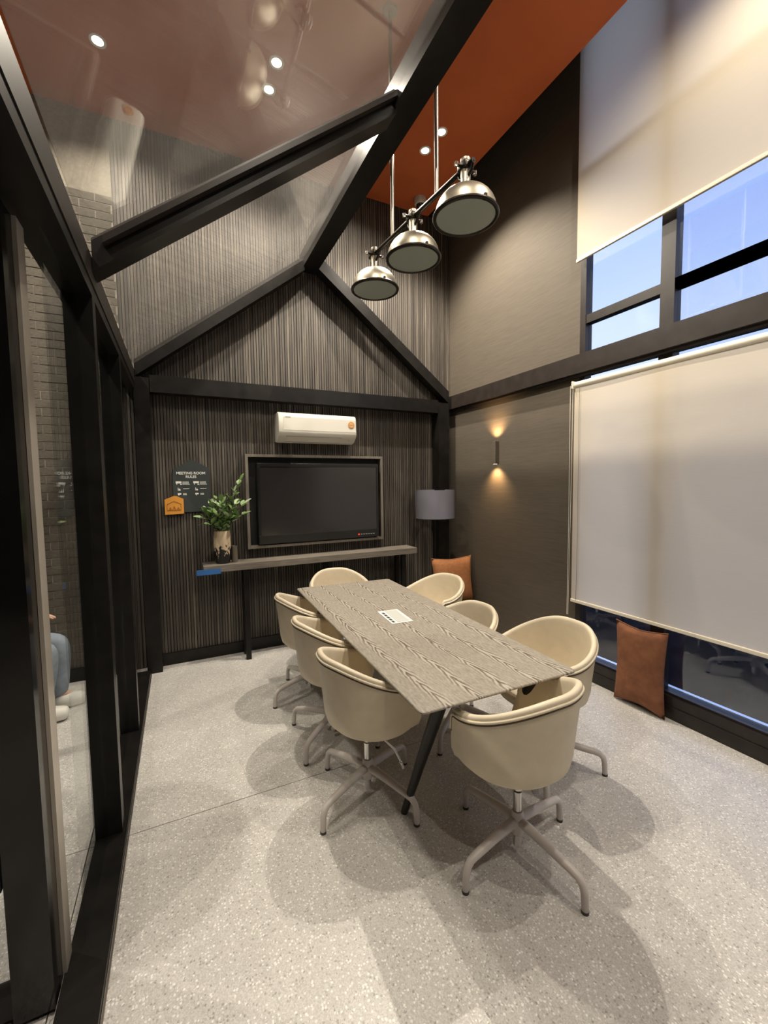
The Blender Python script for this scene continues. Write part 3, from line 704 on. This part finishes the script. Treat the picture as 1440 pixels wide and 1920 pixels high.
# ================================================================== chairs
def smooth(a, b_, x):
    t = max(0, min(1, (x-a)/(b_-a))); return t*t*(3-2*t)
def rim_z(th):      # th degrees from the back, 0..180
    z = .798 - .122*smooth(12, 112, th)
    return z - (z-.470)*smooth(112, 126, th)
def rim_r(th):
    return .276 - .003*smooth(60, 100, th) - .030*smooth(112, 140, th)
def make_chair(label):
    t = thing('tub_chair', label, 'chair', (0,0,0), 0, 'cream tub chairs around the meeting table')
    bm = NB(); N = 72; rings = []
    def pt(i, s, inner):
        a = 2*PI*i/N; th = abs(((math.degrees(a)+180) % 360)-180)
        zr = rim_z(th); R = rim_r(th); z0 = .378
        fl = (zr-.452)/.34
        if inner: R -= .030; z0 = .438
        Rm = R - .030*max(0, fl)
        zq = min(zr, .50) if not inner else min(zr, .53)
        if s <= .5:
            u = s/.5*PI/2; r = Rm*math.sin(u)**.92; z = z0+(zq-z0)*(1-math.cos(u)**.9 if math.cos(u) > 0 else 1)
        else:
            v = (s-.5)/.5; r = Rm+(R-Rm)*v**1.1; z = zq+(zr-zq)*v
        # back = -X, faces +X
        x = -r*math.cos(a); y = r*math.sin(a)
        return (x, y, z - (.006 if inner else 0))
    SS = [.10,.2,.3,.4,.5,.6,.7,.8,.9,.96,1.0]
    for s in SS: rings.append([bm.verts.new(pt(i, s, False)) for i in range(N)])
    # rolled rim
    mid = []
    for i in range(N):
        o_, n_ = Vector(pt(i, 1, False)), Vector(pt(i, 1, True)); m = (o_+n_)/2; m.z = o_.z + .013; mid.append(bm.verts.new(m))
    qo = []
    for i in range(N):
        o_, n_ = Vector(pt(i, 1, False)), Vector(pt(i, 1, True)); m = o_*.85+n_*.15; m.z = o_.z+.009; qo.append(bm.verts.new(m))
    qi = []
    for i in range(N):
        o_, n_ = Vector(pt(i, 1, False)), Vector(pt(i, 1, True)); m = o_*.15+n_*.85; m.z = o_.z+.009; qi.append(bm.verts.new(m))
    rings += [qo, mid, qi]
    for s in reversed(SS): rings.append([bm.verts.new(pt(i, s, True)) for i in range(N)])
    for r0, r1 in zip(rings, rings[1:]):
        for i in range(N): bm.faces.new((r0[i], r0[(i+1)%N], r1[(i+1)%N], r1[i]))
    c0 = bm.verts.new((0,0,.376)); c1 = bm.verts.new((0,0,.430))
    for i in range(N):
        bm.faces.new((rings[0][(i+1)%N], rings[0][i], c0)); bm.faces.new((rings[-1][i], rings[-1][(i+1)%N], c1))
    obj('shell', bm, M['shell'], t, 60, world=False)
    FW = .035
    # welt line under the rim, and its seam
    def rail(off_r, dz, rad, nm, mat):
        bb = NB(); P = []
        lim = 118
        for k in range(0, 61):
            a = math.radians(-lim + 2*lim*k/60); th = abs(math.degrees(a)); R = rim_r(th)+off_r
            P.append((-R*math.cos(a), R*math.sin(a), rim_z(th)+dz))
        tube(bb, P, rad, 6); obj(nm, bb, mat, t, 180, world=False)
    rail(.0005, -.012, .0065, 'piping', M['piping']); rail(.0005, -.024, .0030, 'seam', M['stitch'])
    bb = NB(); lathe(bb, [(0,.440),(.13,.443),(.185,.450),(.20,.458),(.195,.468),(.16,.476),(.08,.480),(0,.480)], 32); obj('seat_cushion', bb, M['shell'], t, 60, world=False)
    bb = NB(); lathe(bb, [(0,.350),(.05,.350),(.080,.366),(.080,.386),(0,.386)], 24); obj('mount_plate', bb, M['dark_iron'], t, 50, world=False)
    bb = NB(); lathe(bb, [(0,.19),(.0175,.19),(.0175,.275),(.0195,.276),(.0195,.286),(.0140,.287),(.0140,.36),(0,.36)], 18); col = obj('gas_column', bb, M['chrome'], t, 40, world=False)
    bb = NB(); lathe(bb, [(0,.04),(.0165,.04),(.0165,.10),(0,.10)], 18); obj('column_end', bb, M['chrome'], col, 40, world=False)
    bb = NB(); lathe(bb, [(0,.095),(.022,.095),(.028,.110),(.028,.180),(.022,.198),(0,.198)], 20); obj('hub', bb, M['legwhite'], t, 50, world=False)
    for k in range(4):
        a = k*PI/2
        def pp(r, z): return (r*math.cos(a), r*math.sin(a), z)
        bb = NB(); tube(bb, [pp(.012,.155), pp(.06,.152), pp(.15,.141), pp(.25,.125), pp(.280,.118), pp(.298,.100), pp(.305,.072), pp(.308,.010)], [.021,.021,.0185,.0165,.0155,.0148,.0142,.0135], 12)
        lg = obj('leg', bb, M['legwhite'], t, 50, world=False)
        bb = NB(); lathe(bb, [(0,0),(.014,0),(.0145,.012),(0,.012)], 14, pp(.308, 0)); obj('glide', bb, M['rubber'], lg, 40, world=False)
    return t
specs = [
 (1.235, 1.305, 102, 8, 'cream leather tub chair at the near end of the table, back to the camera', -.004, (.015,-.005)),
 (.815, 1.905, 8, 24, 'cream leather tub chair at the left side nearest the camera, lever showing underneath', -.022, (0,0)),
 (.828, 2.475, 4, 40, 'middle cream tub chair of the three along the left side', -.022, (0,0)),
 (.85, 3.09, 0, 20, 'cream tub chair at the left side farthest from the camera, near the console', -.024, (0,0)),
 (1.275, 3.545, 268, 30, 'cream tub chair at the far end of the table in front of the console', 0, (0,0)),
 (1.92, 3.00, 192, 10, 'cream tub chair at the right side, in front of the rust cushion', -.012, (0,0)),
 (1.575, 2.185, 182, 35, 'cream tub chair tucked in at the right side, only its back rim showing', -.010, (0,0)),
 (1.805, 1.67, 180, 45, 'cream tub chair pulled out by the window, its deep bowl in full view', -.008, (0,0)),
]
proto = make_chair(specs[0][4])
for i, (x, y, hd, leg, lab, dz, (sx, sy)) in enumerate(specs):
    c = proto if i == 0 else copy_tree(proto)
    c.location = (x+sx, y+sy, 0); c.rotation_euler = (0, 0, math.radians(hd)); c['label'] = lab
    for ch in c.children:
        if ch.name.split('.')[0] in ('shell', 'piping', 'seam', 'seat_cushion'): ch.location = (.035, 0, dz)
        if ch.name.split('.')[0] in ('leg', 'hub'):
            ch.rotation_euler = (0, 0, math.radians(leg-hd))
    if i == 1:
        b = NB(); tube(b, [(.03,-.02,.345), (.10,-.10,.26), (.115,-.13,.205)], .005, 8); tube(b, [(.115,-.13,.205),(.122,-.14,.175)], .008, 8)
        obj('lever', b, M['chrome'], c, 50, world=False)

# ================================================================== corner: ottoman, cushions, floor lamp
def cushion(name, label, w, hgt, th, mat, loc, rot, group=None):
    t = thing(name, label, 'cushion', loc, 0, group); t.rotation_euler = rot
    bm = NB(); n = 14; F = []; B = []
    for sgn, store in ((1, F), (-1, B)):
        for j in range(n+1):
            row = []
            for i in range(n+1):
                u = -1+2*i/n; v = -1+2*j/n
                px = u*w/2*(1 - .10*(1-abs(v)**1.5)*abs(u)); pz = v*hgt/2*(1 - .10*(1-abs(u)**1.5)*abs(v))
                d = th/2*max(0, (1-u**4)*(1-v**4))**.45
                row.append(bm.verts.new((px, sgn*d, pz+hgt/2)))
            store.append(row)
        for j in range(n):
            for i in range(n): bm.faces.new((store[j][i], store[j][i+1], store[j+1][i+1], store[j+1][i]))
    bmesh.ops.remove_doubles(bm, verts=bm.verts, dist=.0005)
    obj('cover', bm, mat, t, 180, world=False)
    bb = NB(); pts = []
    for k in range(41):
        u = -1+2*k/40; pts.append((u*w/2, 0, hgt/2 + hgt/2*(1-.10*(1-abs(u)**1.5))))
    tube(bb, pts, .004, 6); obj('piping', bb, mat, t, 60, world=False)
    return t
ot = thing('ottoman', 'low black ottoman in the back corner beneath the rust cushion', 'stool', (2.64, 3.67, 0))
b = NB(); box(b, 2.42, 2.86, 3.50, 3.84, .03, .285, .015); obj('seat', b, M['black'], ot)
for (x_, y_) in ((2.45,3.53),(2.83,3.53),(2.45,3.81),(2.83,3.81)):
    b = NB(); lathe(b, [(0,0),(.012,0),(.014,.03),(0,.03)], 12, (x_, y_, 0)); obj('foot', b, M['black_steel'], ot)
cushion('throw_cushion', 'rust-brown throw cushion propped in the back corner beside the lamp', .50, .51, .15, M['cushion'], (2.640, 3.71, .287), (math.radians(-7), 0, math.radians(-4)), 'rust throw cushions')
cushion('throw_cushion', 'crumpled rust cushion put in for a glass reflection at the low window', .36, .585, .085, M['cushion2'], (2.84, 1.80, .004), (math.radians(-1), 0, math.radians(-88)), 'rust throw cushions')  # solid cushion standing in for one reflected in the front glass
fl = thing('floor_lamp', 'black floor lamp with a pale blue-grey drum shade, put in for a glass reflection in the back corner', 'lamp', (2.545, 3.90, 0))  # solid lamp added where the front glass reflects a drum shade
lx, ly = 2.545, 4.0
fl.location = (lx, ly, 0)
# the base stands behind the ottoman
b = NB(); lathe(b, [(.215,1.215),(.215,1.525),(.2135,1.525),(.2135,1.215)], 40, (lx, ly-.06, 0), False); 
for f in b.faces: pass
obj('drum_shade', b, M['lampshade'], fl, 40)
b = NB(); tube(b, [(lx, 4.05-.11, .02), (lx, 4.05-.11, 1.57)], .008, 10); obj('pole', b, M['black_steel'], fl, 40)
b = NB()
for a in (0, 2*PI/3, 4*PI/3): tube(b, [(lx, ly-.06, 1.50), (lx+.213*math.cos(a), ly-.06+.213*math.sin(a), 1.50)], .003, 6)
obj('shade_spider', b, M['black_steel'], fl)
b = NB(); lathe(b, [(0,0),(.085,0),(.085,.014),(.02,.024),(0,.024)], 28, (lx-.0, 4.05-.11, 0)); obj('base', b, M['black_steel'], fl, 40)

# ================================================================== seated person beyond the glass, mostly behind the door stile
per = thing('person', 'seated person in dark top, pale jeans and white shoes beyond the glass', 'person', (-1.25, 3.60, 0))
def skin(name, verts, edges, radii, mat, sub=2):
    me = bpy.data.meshes.new(name); me.from_pydata([Vector(v) for v in verts], edges, []); me.materials.append(mat)
    o = bpy.data.objects.new(name, me); COL.objects.link(o); o.parent = per
    m = o.modifiers.new('skin', 'SKIN'); m.use_smooth_shade = True
    sl_ = me.skin_vertices[0].data
    for i, r in enumerate(radii): sl_[i].radius = (r, r) if not isinstance(r, tuple) else r
    sl_[0].use_root = True
    s = o.modifiers.new('sub', 'SUBSURF'); s.levels = sub; s.render_levels = sub
    return o
# local coordinates, facing +X
V = [(0,0,.545),(0,0,.70),(.01,0,.90),(.02,0,1.04),(.03,0,1.10),(.045,0,1.17),(.05,0,1.26),(.045,0,1.33),   # trunk neck head
     (.02,.16,1.00),(.06,.21,.78),(.25,.17,.66),(.33,.15,.67),                  # left arm
     (.02,-.16,1.00),(.06,-.21,.78),(.26,-.12,.68),(.34,-.09,.72),              # right arm
     (.02,.09,.50),(.44,.11,.50),(.40,.11,.12),(.52,.12,.05),
     (.02,-.09,.50),(.42,-.10,.51),(.34,-.10,.12),(.46,-.11,.05)]
E_ = [(0,1),(1,2),(2,3),(3,4),(4,5),(5,6),(6,7),(3,8),(8,9),(9,10),(10,11),(3,12),(12,13),(13,14),(14,15),(0,16),(16,17),(17,18),(18,19),(0,20),(20,21),(21,22),(22,23)]
Rr = [.12,.12,.13,.12,.055,.075,.092,.06,.06,.045,.034,.026,.06,.045,.034,.026,.085,.062,.042,.035,.085,.062,.042,.035]
skin('body', V, E_, Rr, M['skin'])
skin('top', [V[i] for i in (0,1,2,3,8,9,10,12,13,14)], [(0,1),(1,2),(2,3),(3,4),(4,5),(5,6),(3,7),(7,8),(8,9)], [.135,.135,.145,.130,.072,.056,.042,.072,.056,.042], M['shirt'])
skin('trousers', [V[0],V[16],V[17],(.405,.11,.085),V[20],V[21],(.345,-.10,.085)], [(0,1),(1,2),(2,3),(0,4),(4,5),(5,6)], [.13,.10,.075,.062,.10,.075,.062], M['denim'])
skin('hair', [(.02,0,1.27),(.03,0,1.36),(-.03,0,1.22)], [(0,1),(0,2)], [.10,.075,.07], M['hair'])
for (x_, y_) in ((.40,.11),(.34,-.10)):
    skin('shoe', [(x_-.03,y_,.058),(x_+.06,y_,.056),(x_+.17,y_+.01,.046)], [(0,1),(1,2)], [.062,.060,.046], M['shoe'])
for hx, hy, hz in ((.33,.15,.67),(.34,-.09,.72)):
    for k in range(5):
        dy = (k-2)*.018 if k < 4 else -.045*(1 if hy > 0 else -1); ln = (.075,.085,.080,.062,.05)[k]
        skin('finger', [(hx,hy+dy*.6,hz),(hx+ln*.6,hy+dy,hz+.012),(hx+ln,hy+dy,hz-.010)], [(0,1),(1,2)], [.010,.009,.007], M['skin'], 1)
for s_ in (-1, 1):
    b = NB(); lathe(b, [(0,-.010),(.008,-.006),(.010,0),(.008,.006),(0,.010)], 10, (.127, s_*.032, 1.265)); obj('eye', b, M['hair'], per, 60, world=False)
skin('nose', [(.125,0,1.26),(.150,0,1.235)], [(0,1)], [.010,.013], M['skin'], 1)
sto = thing('bench_seat', 'dark padded stool under the seated person beyond the glass', 'stool', (-1.30, 3.60, 0))
b = NB(); lathe(b, [(0,.34),(.19,.34),(.20,.36),(.20,.40),(.18,.41),(0,.41)], 28, (-1.30,3.60,0)); obj('seat', b, M['black'], sto, 50)
b = NB(); tube(b, [(-1.30,3.60,.01),(-1.30,3.60,.34)], .03, 12); obj('pedestal', b, M['black_steel'], sto, 50)
b = NB(); lathe(b, [(0,0),(.16,0),(.16,.012),(0,.02)], 28, (-1.30,3.60,0)); obj('base', b, M['black_steel'], sto, 50)
